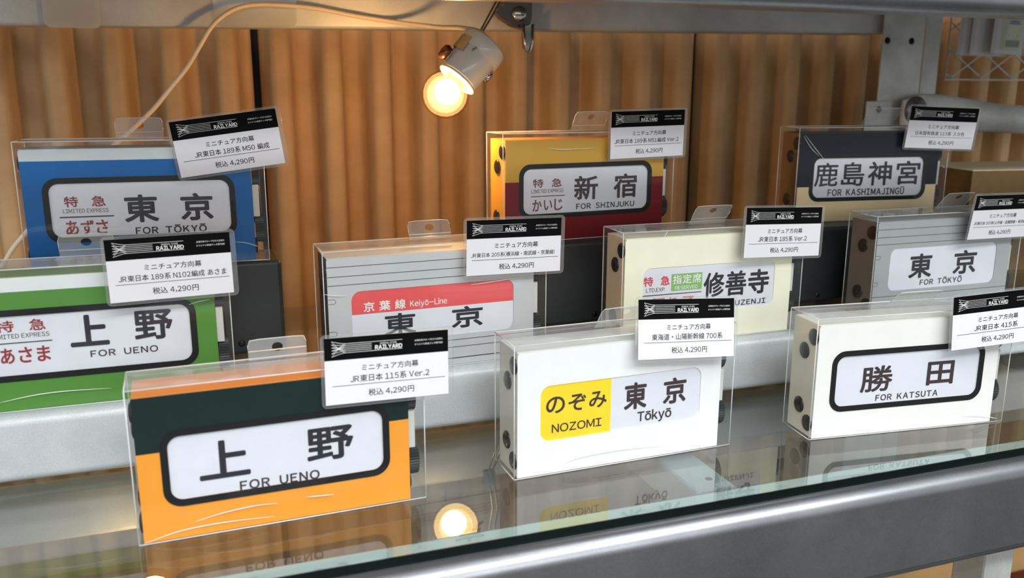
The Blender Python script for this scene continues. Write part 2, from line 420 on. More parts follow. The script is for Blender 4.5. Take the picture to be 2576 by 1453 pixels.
# rack post on the right with holes and corner plate
po = thing('rack_post', 'pale steel rack post with round bolt holes, right of the rear beam', 'rack post', (0.9, 0.3, -0.75))
mb = MB().box(0.8560, 0.9180, 0.300, 0.3022, -0.75, 0.60, bev=0.0006)
local(po, mb, 'front_flange', G_POST)
local(po, MB().box(0.9445, 0.9700, 0.326, 0.3282, -0.75, 0.60, bev=0.0006), 'side_flange', G_POST)
local(po, MB().box(0.8376, 0.876, 0.2965, 0.2990, 0.10, 0.2262, bev=0.001), 'corner_plate', G_POST)
for hx, hz, hy in ((0.8625, 0.2975, 0.2998), (0.8990, 0.2975, 0.2998), (0.8560, 0.2160, 0.2963), (0.8990, 0.12, 0.2998), (0.8990, 0.06, 0.2998)):
    local(po, MB().lathe((hx, hy, hz), (0, -1, 0), [(0, 0), (0, 0.0040), (0.0003, 0.0040), (0.0004, 0)], 18), 'bolt_hole', mat('hole_dark', (0.003, 0.003, 0.003, 1), 0.9))

bt = thing('brace_tube', 'grey steel brace tube bolted flat to the rack post', 'brace tube', (0.9, 0.29, 0.21))
pts = [(0.878, 0.0), (0.905, 0.0), (0.935, 0.0), (0.975, -0.002), (1.02, -0.006), (1.08, -0.010), (1.35, -0.03)]
mb = MB(); rings = []
for i, (x, dz) in enumerate(pts):
    k = min(1, max(0, (x - 0.925) / 0.08)); ry = 0.0022 + 0.0155 * k; rz = 0.0235 - 0.0055 * k
    if i == 0: rz = 0.016
    rings.append([mb.bm.verts.new((x, 0.282 + ry * math.cos(2*PI*q/20), 0.2115 + dz + rz * math.sin(2*PI*q/20))) for q in range(20)])
for A, B in zip(rings, rings[1:]):
    for q in range(20):
        f = mb.bm.faces.new((A[q], A[(q+1) % 20], B[(q+1) % 20], B[q])); f.smooth = True
mb.bm.faces.new(rings[0][::-1]); mb.bm.faces.new(rings[-1])
local(bt, mb, 'tube', G_POST)
local(bt, MB().lathe((0.896, 0.2795, 0.2155), (0, -1, 0), [(0, 0), (0, 0.0165), (0.0016, 0.0165), (0.0018, 0)], 26), 'washer', mat('steel_washer', srgb(120, 122, 120), 0.4, 0.7))
local(bt, MB().lathe((0.896, 0.2778, 0.2155), (0, -1, 0), [(0, 0), (0, 0.0095), (0.0065, 0.0095), (0.0072, 0.008), (0.0072, 0)], 6, smooth=False), 'bolt_head', mat('steel_bolt', srgb(120, 122, 122), 0.4, 0.7))

# lower brace on the post seen right of the white sign with the long black outline
b2 = thing('brace_tube', 'grey slanted brace with bolts low at the right edge, behind the outlined white sign', 'brace tube', (0.9, 0.11, -0.07))
mb = MB().tube([(0.860, 0.10, -0.030), (0.93, 0.10, -0.060), (1.02, 0.10, -0.098)], [0.012, 0.012, 0.012], 16)
local(b2, mb, 'tube', G_POST)
for x, z in ((0.905, -0.052), (0.925, -0.06)):
    local(b2, MB().lathe((x, 0.089, z), (0, -1, 0), [(0, 0), (0, 0.006), (0.004, 0.006), (0.0045, 0)], 6, smooth=False), 'bolt_head', MC['steel_bolt'])

# wire panel and hanging product cards
wp = thing('wire_panel', 'white wire lattice panel hanging right of the rack post', 'wire panel', (1.1, 0.332, 0.30))
mb = MB(); fx0, fx1, fz0, fz1 = 0.9900, 1.30, 0.2525, 0.46
mb.tube([(fx0, 0.333, fz0), (fx1, 0.333, fz0), (fx1, 0.333, fz1), (fx0, 0.333, fz1)], 0.0013, 8, closed=True)
local(wp, mb, 'wire_frame', mat('white_wire', srgb(205, 207, 205), 0.35, 0.3))
for k in range(-8, 9):
    for sgn in (1, -1):
        pts = []
        for j in range(0, 120):
            x = fx0 + (fx1 - fx0) * j / 119
            zz = 0.2555 + ((x - 0.9986) * 0.62 * sgn + k * 0.0322)
            if fz0 + 0.001 < zz < fz1: pts.append((x, 0.331 if sgn > 0 else 0.334, zz))
        if len(pts) > 4: local(wp, MB().tube(pts[::4] + [pts[-1]], 0.0011, 6), 'lattice_wire', MC['white_wire'])
def train_card(x, z, y, label, roof, lower, cream, tilt=0.0):
    t = thing('product_card', label, 'product card', (x, y, z), (0, tilt, 0), 'packaged train shaped trinkets on the wire panel')
    MB().box(-0.026, 0.026, 0.0, 0.0008, -0.048, 0.045, bev=0.0003).build('backing_card', M_CARD, t)
    MB().prism(rrect(-0.0275, 0.0275, -0.0495, 0.047, 0.001), 'y', -0.0068, -0.0064).build('clear_bag', M_SLEEVE, t)
    if cream is not None:
        MB().prism([(-0.012, -0.043), (0.015, -0.043), (0.0145, -0.020), (0.013, -0.008), (0.007, 0.000), (-0.004, 0.000), (-0.010, -0.008), (-0.0115, -0.020)], 'y', -0.0045, 0.0).build('trinket_outline', mat('pale_green_acrylic' if lower[1] > 0.1 else 'pale_acrylic', srgb(200, 236, 170) if lower[1] > 0.1 else srgb(200, 205, 205), 0.2), t)
        MB().prism([(-0.010, -0.041), (0.013, -0.041), (0.0125, -0.020), (0.011, -0.010), (0.006, -0.003), (-0.003, -0.003), (-0.008, -0.010), (-0.0095, -0.020)], 'y', -0.0055, -0.0045).build('train_face', mat('trinket_cream', cream, 0.3), t)
        MB().prism([(-0.0075, -0.0125), (0.0105, -0.0125), (0.0095, -0.0085), (0.005, -0.0068), (-0.002, -0.0068), (-0.0065, -0.0085)], 'y', -0.0062, -0.0055).build('windscreen', mat('trinket_roof%d' % int(lower[1] > 0.1), roof, 0.3), t)
        MB().prism(rrect(-0.0095, 0.0125, -0.040, -0.0315, 0.001, 3), 'y', -0.0062, -0.0055).build('lower_stripe', mat('trinket_stripe%d' % int(lower[1] > 0.1), lower, 0.3), t)
        for lx in (-0.006, 0.009):
            MB().lathe((lx, -0.0055, -0.026), (0, -1, 0), [(0, 0), (0, 0.0014), (0.0006, 0.001), (0.0007, 0)], 10).build('headlamp', M_PLATE, t)
    return t
train_card(1.022, 0.331, 0.322, 'rearmost blank white card of the stack on the wire panel', None, (0, 0, 0), None, 0.03)
train_card(1.034, 0.331, 0.314, 'second white card from the back of the stack on the wire panel', None, (0, 0, 0), None, 0.03)
train_card(1.0540, 0.3325, 0.300, 'bagged card with a cream, green and blue train face trinket', srgb(24, 84, 150), srgb(10, 120, 30), srgb(226, 238, 206), 0.03)
train_card(1.1180, 0.3460, 0.300, 'bagged card with a white and dark blue trinket at the right edge', srgb(80, 84, 70), srgb(20, 44, 70), srgb(205, 210, 212), 0.0)

# cardboard carton at the right edge
cb = thing('cardboard_carton', 'brown cardboard carton standing behind the silver grey sign at the right edge', 'carton', (0.836, 0.128, 0.0005), (0, 0, -0.16))
MB().box(0.0, 0.20, 0.0, 0.10, 0.0, 0.1560, bev=0.0008).build('carton_wall', M_KRAFT, cb)
MB().box(0.0015, 0.20, 0.0015, 0.099, 0.1562, 0.1570).build('lid', M_KRAFTIN, cb)

# lower shelf contents seen under the rail on the right
cr = thing('wooden_crate', 'pine wood crate under the rail at the bottom right corner', 'crate', (0.75, 0.03, -0.749))
for k in range(7):
    z = -0.205 - k * 0.052
    local(cr, MB().box(0.56, 1.05, 0.000, 0.012, z - 0.046, z, bev=0.0015), 'plank', mat('pine_wood', srgb(226, 182, 120), 0.6, noise=(30, 0.15)))
for x in (0.60, 1.0):
    local(cr, MB().box(x, x + 0.04, 0.0125, 0.030, -0.749, -0.205, bev=0.001), 'corner_post', MC['pine_wood'])
rb = MB().box(0.66, 1.05, -0.052, -0.002, -0.749, -0.232, bev=0.002).build('red_box', mat('dark_red_board', srgb(120, 34, 22), 0.6)); tag(rb, 'dark red box in front of the pine crate at the bottom right', 'box')
rb = MB().box(0.6130, 0.6420, -0.135, -0.105, -0.749, -0.079, bev=0.002).build('lower_post', G_POST); tag(rb, 'grey square post under the front rail at the bottom right', 'rack post')

# ------------------------------------------------------------------ dark stands for the rear row
def stand(x0, x1, rivets, label):
    t = thing('sign_stand', label, 'display stand', ((x0 + x1) / 2, 0.09, 0.0487), (0, 0, 0), 'dark metal stands under the rear row')
    h = 0.1178 - 0.0487; a = (x1 - x0) / 2
    MB().box(-a, a, -0.022, 0.030, 0.0, h, bev=0.0028, seg=3).build('folded_body', M_STAND, t)
    for rx, rz in rivets:
        MB().lathe((rx - (x0 + x1) / 2, -0.0218, rz - 0.0487), (0, -1, 0), [(0, 0), (0, 0.0026), (0.0008, 0.0024), (0.0012, 0.0012), (0.0009, 0)], 14).build('rivet', M_BLACK, t)
    return t
stand(-0.046, 0.1222, [(0.0904, 0.0572), (-0.015, 0.0572)], 'dark grey metal stand under the blue sign')
stand(0.288, 0.458, [(0.3763, 0.0555)], 'dark grey metal stand under the gold and red sign')
stand(0.569, 0.745, [(0.6027, 0.0545), (0.71, 0.0545)], 'dark grey metal stand under the navy and cream sign')

# ------------------------------------------------------------------ boxed destination signs
W, H, D = 0.160, 0.088, 0.0346
ROWZ = (0.0, 0.0487, 0.1178)
mmv = lambda *a: [q * 0.001 for q in a]
K = M_INK
SIGNS = [
 dict(n='orange', p=(0.02588, -0.11254), r=0.03451, row=0, side='grey', up=(4, 36, 33), lo=(242, 158, 52), top=(240, 150, 60), split=51.6, ring=True, hidden='k',
      label='orange and dark green boxed destination sign for Ueno, front row left',
      text=[('上', 33.4, 60.2, 31.6, 53.7, K, .018), ('野', 91.4, 118.0, 33.0, 53.2, K, .018), ('FOR UENO', 53.9, 97.8, 22.6, 28.2, M_INK2, .01)],
      tab=(65, 98, .030, .031, 100.0)),
 dict(n='nozomi', p=(0.24382, -0.10237), r=0.02922, row=0, side='offwhite', up=(240, 240, 240), lo=(240, 240, 240), top=(236, 238, 232), split=None, ring=False,
      label='plain white boxed destination sign with yellow panel, front row middle',
      patch=[((250, 218, 40), 18.2, 67.9, 22.7, 59.7)],
      text=[('の', 22.1, 35.2, 40.6, 51.8, M_INK2, .014), ('ぞ', 37.6, 50.0, 40.6, 51.8, M_INK2, .014), ('み', 52.2, 64.8, 40.6, 51.8, M_INK2, .014), ('NOZOMI', 26.2, 61.4, 27.6, 33.4, M_INK2, .01),
            ('東', 77.5, 94.3, 35.8, 54.3, M_INK2, .018), ('京', 106.7, 124.2, 36.0, 54.2, M_INK2, .018), ('Tōkyō', 87.7, 113.6, 24.7, 34.0, M_INK2, .01)],
      tab=(64, 100, .020, .008, 103.5)),
 dict(n='katsuta', p=(0.46117, -0.10912), r=-0.10432, row=0, side='ivory', up=(238, 238, 233), lo=(238, 238, 233), top=(234, 236, 228), split=None, ring=True,
      label='white boxed destination sign with thin black outline for Katsuta, front row right',
      text=[('勝', 38.6, 64.2, 31.4, 50.8, M_INK2, .012), ('田', 92.4, 114.7, 32.8, 50.5, M_INK2, .018), ('FOR KATSUTA', 51.9, 103.1, 24.4, 29.0, M_INK2, .004)],
      tab=(66, 101, .020, .004, 102.0)),
 dict(n='green', p=(-0.07698, -0.0102), r=-0.00284, row=1, side='grey', up=(226, 230, 230), lo=(84, 140, 56), top=(120, 150, 100), split=74.3, ring=True,
      label='green boxed destination sign with white top band, middle row left',
      text=[('特', 26.3, 36.2, 49.9, 57.0, M_RED, .012), ('急', 44.4, 53.2, 49.9, 57.0, M_RED, .012), ('LIMITED EXPRESS', 23.2, 54.8, 45.8, 48.6, M_INK2, 0), ('_', 20.6, 55.9, 42.6, 43.2, K, 0),
            ('あ', 27.2, 34.6, 30.2, 40.0, M_RED, .014), ('さ', 37.0, 44.3, 30.2, 40.0, M_RED, .014), ('ま', 46.8, 54.1, 30.2, 40.0, M_RED, .014),
            ('上', 65.7, 87.6, 37.2, 57.1, K, .022), ('野', 102.2, 124.8, 38.0, 57.1, K, .018), ('FOR UENO', 76.0, 114.9, 29.9, 34.2, M_INK2, .008)],
      tab=(61, 93, .030, .028, 102.5)),
 dict(n='keiyo', p=(0.14209, -0.01341), r=0.04303, row=1, side='black', up=(196, 199, 200), lo=(196, 199, 200), top=(206, 206, 202), split=None, ring=False,
      label='silver boxed destination sign with red window band, middle row centre',
      patch=[((232, 86, 88), 18.2, 135.0, 44.0, 59.7), ],
      strip=[('l', 2.7, 150.5, 76.9, 77.3), ('l', 2.7, 150.5, 70.4, 70.8), ('l', 2.7, 150.5, 64.5, 64.9), ('l', 2.7, 150.5, 18.7, 19.1), ('l', 2.7, 150.5, 13.4, 13.8), ('l', 2.7, 150.5, 5.2, 5.8), ('u', 2.7, 7.9, 52.2, 55.6), ('u', 2.7, 7.9, 30.0, 33.4)],
      text=[('京', 26.4, 33.8, 44.9, 51.8, M_WHITE, .012), ('葉', 37.1, 44.8, 44.9, 51.8, M_WHITE, .012), ('線', 48.0, 55.5, 44.9, 51.8, M_WHITE, .012), ('Keiyō-Line', 58.6, 85.3, 44.6, 50.2, M_WHITE, .006),
            ('東', 40.1, 62.6, 26.4, 42.0, K, .018), ('京', 88.5, 111.7, 27.1, 42.6, K, .018)],
      tab=(66, 97, .026, .032, 100.0)),
 dict(n='cream', p=(0.36286, -0.00732), r=-0.00832, row=1, side='peach', up=(244, 243, 218), lo=(244, 243, 218), top=(240, 240, 216), split=None, ring=False,
      label='cream boxed destination sign with green reserved panel, middle row',
      patch2=[((136, 186, 112), 42.7, 69.6, 40.5, 53.8)],
      text=[('特', 18.9, 27.0, 45.6, 53.0, M_RED2, .012), ('急', 33.4, 41.2, 45.6, 53.0, M_RED2, .012), ('LTD.EXP.', 21.3, 38.0, 41.0, 44.0, M_BRED, 0), ('指', 44.0, 51.6, 45.8, 52.9, M_WHITE, .010), ('定', 52.4, 60.2, 45.8, 52.9, M_WHITE, .010), ('席', 61.0, 68.7, 45.8, 52.9, M_WHITE, .010),
            ('RESERVED', 46.1, 65.8, 41.3, 44.2, M_WHITE, .008), ('_', 18.4, 69.4, 38.0, 38.6, M_INK2, 0), ('踊り子', 26.0, 64.0, 26.0, 35.8, M_RED2, .010),
            ('修', 71.1, 89.7, 32.9, 52.9, K, .014), ('善', 90.8, 109.7, 32.9, 52.9, K, .014), ('寺', 111.4, 130.7, 32.9, 52.9, K, .018), ('FOR SHUZENJI', 70.4, 128.6, 24.7, 29.0, K, .004)],
      tab=(66, 98, .020, .008, 103.8)),
 dict(n='silver', p=(0.60203, -0.00011), r=-0.01039, row=1, side='taupe', up=(168, 172, 172), lo=(168, 172, 172), top=(176, 178, 176), split=None, ring=False,
      label='grey boxed destination sign with plain white window, middle row right',
      strip=[('l', 2.7, 150.5, 76.3, 76.7), ('l', 2.7, 150.5, 69.6, 70.0), ('l', 2.7, 150.5, 63.4, 63.8), ('l', 2.7, 150.5, 17.9, 18.3), ('u', 2.7, 7.8, 50.9, 54.2), ('u', 2.7, 7.4, 27.8, 31.2)],
      text=[('東', 39.7, 64.3, 32.1, 53.6, K, .018), ('京', 88.1, 113.7, 32.6, 54.2, K, .018), ('FOR TŌKYŌ', 53.0, 99.5, 25.5, 31.3, K, .004)],
      tab=(78, 109, .020, .006, 103.6)),
 dict(n='blue', p=(-0.04563, 0.07863), r=-0.05276, row=2, side='grey', up=(206, 212, 214), lo=(4, 98, 168), top=(140, 150, 150), split=75.0, ring=True,
      label='blue boxed destination sign with white top band, rear row left',
      text=[('特', 27.2, 36.0, 43.5, 50.8, M_RED, .012), ('急', 44.4, 53.3, 43.5, 50.8, M_RED, .012), ('LIMITED EXPRESS', 25.9, 54.7, 39.4, 42.2, M_BRED, 0), ('_', 23.6, 57.8, 36.2, 37.0, K, 0),
            ('あ', 26.6, 34.6, 24.2, 34.2, M_RED, .014), ('ず', 36.0, 44.4, 24.2, 34.2, M_RED, .014), ('さ', 45.8, 53.5, 24.2, 34.2, M_RED, .014),
            ('東', 64.6, 86.9, 31.3, 50.8, K, .020), ('京', 101.5, 123.4, 31.3, 50.8, K, .020), ('FOR TŌKYŌ', 70.8, 118.0, 23.0, 28.8, K, .010)],
      tab=(60, 92, .030, .030, 102.0)),
 dict(n='red', p=(0.29748, 0.07713), r=0.07294, row=2, side='gold', up=(206, 160, 62), lo=(118, 10, 24), top=(216, 160, 80), split=49.5, ring=True,
      label='gold and dark red boxed destination sign for Shinjuku, rear row middle',
      text=[('特', 27.0, 36.4, 44.4, 51.4, M_BRED, .010), ('急', 43.9, 53.1, 44.4, 51.4, M_BRED, .010), ('LIMITED EXPRESS', 25.6, 54.7, 39.9, 42.9, M_BRED, 0), ('_', 25.2, 56.2, 36.9, 37.5, K, 0),
            ('か', 26.6, 35.0, 25.0, 34.6, M_BRED, .010), ('い', 37.0, 44.5, 25.6, 34.0, M_BRED, .010), ('じ', 46.5, 54.1, 25.0, 34.6, M_BRED, .010),
            ('新', 64.6, 87.1, 32.5, 52.6, M_INK2, .016), ('宿', 102.1, 124.9, 32.5, 53.0, M_INK2, .016), ('FOR SHINJUKU', 66.8, 122.8, 24.8, 29.6, K, .008)],
      tab=(70, 101, .020, .010, 104.0)),
 dict(n='navy', p=(0.59382, 0.10022), r=-0.11792, row=2, side='brown', up=(6, 16, 32), lo=(240, 216, 170), top=(30, 34, 38), split=33.0, ring=True,
      label='navy and cream boxed destination sign for Kashimajingu, rear row right',
      text=[('鹿', 19.8, 44.2, 33.0, 55.4, M_INK, .008), ('島', 48.0, 72.2, 33.0, 55.6, M_INK, .010), ('神', 76.2, 101.5, 33.0, 55.8, M_INK, .012), ('宮', 106.4, 132.2, 33.2, 56.0, M_INK, .012), ('FOR KASHIMAJINGŪ', 34.8, 116.8, 24.0, 31.5, K, .008)],
      tab=(74, 108, .018, .004, 105.0)),
]
CREASE_GLINTS = {
 'orange': [[(2.5, 1.1), (20.4, 5.1), (43.2, 6.0), (71.1, 4.6)], [(28.9, 9.2), (43.6, 11.7), (60.7, 12.9), (73.7, 12.2)], [(89.3, 13.1), (105.1, 12.0)]],
 'green': [[(24.0, 7.0), (41.4, 9.5), (59.0, 10.3), (85.8, 9.3)], [(135.3, 59.1), (141.3, 60.7), (148.0, 61.5)]],
 'nozomi': [[(29.2, 5.3), (46.0, 8.7), (74.8, 9.5), (114.0, 7.2)]],
 'navy': [[(4.4, 80.7), (12.7, 69.7), (21.5, 62.2)], [(6.0, 81.4), (16.8, 69.6), (30.4, 55.5)], [(153.8, 51.1), (158.1, 48.4)]],
 'katsuta': [[(126.6, 7.5), (142.3, 5.8), (156.7, 2.3)]],
 'blue': [[(21.9, 30.8), (40.5, 30.3), (60.6, 28.9)], [(136.3, 14.9), (144.5, 13.6), (152.6, 10.6)]],
 'red': [[(39.9, 76.1), (54.2, 74.8), (83.6, 75.3)]],
 'cream': [[(33.6, 83.2), (36.8, 87.8)]],
 'keiyo': [[(102.5, 58.1), (118.9, 59.0), (143.3, 60.6)], [(0.5, 59.8), (6.5, 58.4), (14.4, 57.7)]],
}
SIDE = dict(grey=srgb(196, 190, 176), offwhite=srgb(226, 224, 212), ivory=srgb(232, 226, 208), black=srgb(44, 42, 46), peach=srgb(240, 220, 186), taupe=srgb(132, 122, 110), gold=srgb(240, 180, 70), brown=srgb(120, 96, 60))

def strokes_u(mb, x0, x1, z0, z1, y):
    """small outlined catch printed like a sideways U"""
    t = 0.0003; r = (z1 - z0) / 2
    for a, b in ((z0, z0 + t), (z1 - t, z1)): mb.box(x0, x1 - r, y, y + 0.00005, a, b)
    o = [(x1 - r + r * math.cos(math.radians(k)), (z0 + z1) / 2 + r * math.sin(math.radians(k))) for k in range(-90, 91, 18)]
    i = [(x1 - r + (r - t) * math.cos(math.radians(k)), (z0 + z1) / 2 + (r - t) * math.sin(math.radians(k))) for k in range(-90, 91, 18)]
    mb.prism(o + i[::-1], 'y', y, y + 0.00005)

def make_sign(s):
    root = thing('boxed_sign', s['label'], 'boxed sign', (s['p'][0], s['p'][1], ROWZ[s['row']] + 0.0001), (0, 0, s['r']), 'boxed miniature destination signs')
    n = s['n']
    # --- clear case: front, back and sides clear, top milkier
    mb = MB(); e = 0.0003
    mb.box(0, W, 0, e, 0.0003, H, 0)
    mb.box(0, W, D - e, D, 0.0003, H, 0)
    mb.box(0, e, e, D - e, 0.0003, H, 0)
    mb.box(W - e, W, e, D - e, 0.0003, H, 0)
    mb.box(e, W - e, e, D - e, H - e, H, 1)
    mb.box(e, W - e, e, D - e, 0, 0.0003, 0)
    # creased fold lines
    q = 0.00035
    for a, b in (((0, 0, H), (W, 0, H)), ((0, D, H), (W, D, H)), ((0, 0, 0.0004), (0, 0, H)), ((W, 0, 0.0004), (W, 0, H)), ((0, D, 0.0004), (0, D, H)), ((0, 0, H), (0, D, H)), ((W, 0, H), (W, D, H)), ((0, 0, 0.0005), (W, 0, 0.0005)), ((0, 0, 0.0005), (0, D, 0.0005))):
        mb.tube([a, b], q, 6, 2)
    # tuck flap folded over the rear edge
    mb.box(0.004, W - 0.012, D - 0.0095, D - 0.0092, H + 0.0001, H + 0.0003, 1)
    case = mb.build('clear_case', [M_CASE, M_CASETOP, M_EDGE], root)
    for cr_ in CREASE_GLINTS.get(n, []):
        P = smooth([(a * .001, -0.00012, b_ * .001) for a, b_ in cr_], 6); m_ = len(P)
        MB().tube(P, [0.00006 + 0.00022 * math.sin(PI * (i + 0.5) / m_) for i in range(m_)], 5).build('film_crease', M_GLINT, case)  # highlight on the bent film drawn as a thin pale tube
    # hang tab with a round hole
    x0, x1, yb, yt, zt = s['tab']; x0 *= .001; x1 *= .001; zt *= .001
    L = math.hypot(zt - H, yt - yb); mb = MB()
    cx, cz = (x0 + x1) / 2, L - 0.0052
    N = 32; out = []; inn = []
    for k in range(N):
        a = 2 * PI * (k + 0.5) / N; dx, dz = math.cos(a), math.sin(a)
        r_ = 0.0026; inn.append((cx + 1.2 * r_ * dx, cz + r_ * dz))
        # ray to a rounded rectangle
        hx = (x1 - x0) / 2; tmax = min(hx / abs(dx), ((L - cz) if dz > 0 else cz) / max(abs(dz), 1e-6))
        out.append((cx + dx * tmax, cz + dz * tmax))
    for cxx, czz in ((x0, L), (x1, L)):   # snap to the upper corners, clipped
        k = min(range(N), key=lambda i: (out[i][0] - cxx) ** 2 + (out[i][1] - czz) ** 2)
        out[k] = (cxx + (0.0012 if cxx == x0 else -0.0012), L - 0.0004)
    for cxx in (x0, x1):
        k = min(range(N), key=lambda i: (out[i][0] - cxx) ** 2 + out[i][1] ** 2); out[k] = (cxx, 0)
    mb.ring(out, inn, 0, 0.0004)
    mb.tube([(p[0], 0.0002, p[1]) for p in out if p[1] > 0.0003], 0.00028, 5, 1)
    tb = mb.build('hang_tab', [M_CASETOP, M_EDGE], root)
    tb.location = (0, yb, H + 0.0003); tb.rotation_euler = (math.atan2(-(yt - yb), zt - H) * 1.0, 0, 0)
    # --- sign body
    sidem = mat('body_' + s['side'], SIDE[s['side']], 0.45)
    topm = mat('body_top_' + n, srgb(*s['top']), 0.45)
    bx0, bx1, bz1 = 0.0026, W - 0.0093, H - 0.0052
    mb = MB().box(bx0, bx1, 0.0022, D - 0.0012, 0.0006, bz1, 0, bev=0.0004)
    mb.box(bx0 + 0.0002, bx1 - 0.0002, 0.0024, D - 0.0014, bz1, bz1 + 0.0003, 1)
    body = mb.build('sign_body', [sidem, topm], root)
    for ry, rz in ((7.3, 73.5), (17.5, 61.0), (19.2, 20.0), (7.6, 10.2)):
        MB().lathe((bx0, ry * .001, rz * .001), (-1, 0, 0), [(0, 0.0059), (0.0008, 0.0058), (0.0015, 0.0046), (0.0019, 0.0025), (0.0020, 0)], 22).build('rivet', M_BLACK, body)
    # knobs at the right end
    MB().box(bx1, bx1 + 0.0045, 0.004, 0.012, 0.032, 0.055, bev=0.0004).build('end_plate', M_PLATE, body)
    def knurl(z, r, x0_, x1_, y, nm):
        m2 = MB(); nn = 40; pts = []
        for k in range(nn * 2):
            a = PI * k / nn; rr = r if k % 2 else r - 0.0005; pts.append((y + rr * math.cos(a), z + rr * math.sin(a)))
        m2.prism(pts, 'x', x0_, x1_); m2.build(nm, M_KNURL, body)
    knurl(0.0225, 0.0105, bx1 + 0.0008, bx1 + 0.0068, 0.0135, 'knob')
    knurl(0.0620, 0.0085, bx1 + 0.0004, bx1 + 0.0055, 0.0120, 'knob')
    MB().lathe((bx1, 0.0225, 0.037), (1, 0, 0), [(0, 0.0105), (0.0018, 0.0175), (0.0042, 0.0165), (0.0058, 0.009), (0.0060, 0)], 30).build('spool_cap', M_BLACK, body)
    MB().lathe((bx1, 0.0080, 0.0102), (1, 0, 0), [(0, 0.0059), (0.0008, 0.0058), (0.0015, 0.0046), (0.0020, 0)], 22).build('rivet', M_BLACK, body)
    # --- front panel in one or two colours with the window cut out
    iw = (0.0182, 0.1352, 0.0227, 0.0597); fy0, fy1 = 0.0012, 0.0022
    R_ = 0.0066
    def panel(z0, z1, col, nm):
        # plate from z0 to z1 with its share of the rounded window cut out
        m2 = MB(); m_ = mat('panel_%s_%s' % (n, nm), srgb(*col), 0.45, spec=0.12)
        if z0 >= iw[3] or z1 <= iw[2]: m2.box(bx0, bx1, fy0, fy1, z0, z1)
        elif z0 < iw[2] and z1 > iw[3]:
            inn_ = rrect(iw[0], iw[1], iw[2], iw[3], R_, 8); c_x, c_z = (iw[0] + iw[1]) / 2, (iw[2] + iw[3]) / 2; out_ = []
            for k in range(32):
                e_ = 0.35
                q, w_ = divmod(k, 8); px, pz = inn_[k]
                X1, X0_, Z1, Z0_ = bx1, bx0, z1, z0
                horiz = (q % 2 == 0) == (w_ < 4)     # which side of the outer plate this point maps to
                if q == 0: out_.append((X1, pz) if w_ < 3 else ((X1, Z1) if w_ in (3, 4) else (px, Z1)))
                elif q == 1: out_.append((px, Z1) if w_ < 3 else ((X0_, Z1) if w_ in (3, 4) else (X0_, pz)))
                elif q == 2: out_.append((X0_, pz) if w_ < 3 else ((X0_, Z0_) if w_ in (3, 4) else (px, Z0_)))
                else: out_.append((px, Z0_) if w_ < 3 else ((X1, Z0_) if w_ in (3, 4) else (X1, pz)))
            m2.ring(out_, inn_, fy0, fy1)
            bmesh.ops.remove_doubles(m2.bm, verts=m2.bm.verts[:], dist=1e-6)
        elif z1 > iw[3]:
            p = [(bx0, z0), (bx0, z1), (bx1, z1), (bx1, z0), (iw[1], z0)] + arc(iw[1] - R_, iw[3] - R_, R_, 0, 90, 8) + arc(iw[0] + R_, iw[3] - R_, R_, 90, 180, 8) + [(iw[0], z0)]
            m2.prism(p, 'y', fy0, fy1)
        else:
            p = [(bx0, z1), (bx0, z0), (bx1, z0), (bx1, z1), (iw[1], z1)] + arc(iw[1] - R_, iw[2] + R_, R_, 360, 270, 8) + arc(iw[0] + R_, iw[2] + R_, R_, 270, 180, 8) + [(iw[0], z1)]
            m2.prism(p, 'y', fy0, fy1)
        return m2.build(nm, m_, root)
    if s['split']:
        sp = s['split'] * .001
        panel(sp, bz1, s['up'], 'upper_panel'); panel(0.0006, sp, s['lo'], 'lower_panel')
    else: panel(0.0006, bz1, s['up'], 'front_panel')
    if s['ring']:
        MB().ring(rrect(0.0144, 0.1390, 0.0190, 0.0635, 0.0100, 9), rrect(0.0183, 0.1351, 0.0228, 0.0596, 0.0066, 9), 0.0008, 0.0016).build('window_frame', M_RING, root)
    MB().box(0.00262, 0.00315, 0.0010, 0.0012, bz1 - 0.0006, bz1 - 0.0001).build('corner_pin', M_BLACK, root)
    # --- roll film behind the window, with print
    yf = 0.0019
    film = MB().box(0.0165, 0.1370, yf, yf + 0.0002, 0.0210, 0.0612).build('roll_film', M_FILM, root)
    for i, (col, a, b_, c_, d_) in enumerate(s.get('patch', [])):
        pr = [p for p in rrect(a * .001 - 0.0005, b_ * .001, c_ * .001 - 0.0005, d_ * .001 + 0.0005, 0.0002, 2)]
        MB().prism(pr, 'y', yf - 0.00012, yf - 0.00002).build('colour_band', mat('film_%s_%d' % (n, i), srgb(*col), 0.4), film)
    for i, (col, a, b_, c_, d_) in enumerate(s.get('patch2', [])):
        MB().box(a * .001, b_ * .001, yf - 0.00012, yf - 0.00002, c_ * .001, d_ * .001).build('colour_band', mat('film_%s_%d' % (n, i), srgb(*col), 0.4), film)
    for (tx, a, b_, c_, d_, m_, bo) in s['text']:
        mb = MB()
        if tx == '_': mb.box(a * .001, b_ * .001, yf - 0.00028, yf - 0.0002, c_ * .001, d_ * .001).build('printed_rule', m_, film)
        else:
            text_into(mb, tx, a * .001, b_ * .001, c_ * .001, d_ * .001, yf - 0.00026, bo + (0.006 if tx.startswith('FOR') else 0), space=1.9 if tx.startswith('FOR') else 1.0); mb.build('lettering', m_, film, recalc=False)
    if 'strip' in s:
        mb = MB()
        for k, a, b_, c_, d_ in s['strip']:
            if k == 'l': mb.box(a * .001, b_ * .001, fy0 - 0.00008, fy0 - 0.00002, c_ * .001, d_ * .001)
            else: strokes_u(mb, a * .001, b_ * .001, c_ * .001, d_ * .001, fy0 - 0.00008)
        mb.build('printed_seams', M_GREYINK, root)
    return root
for s in SIGNS: make_sign(s)

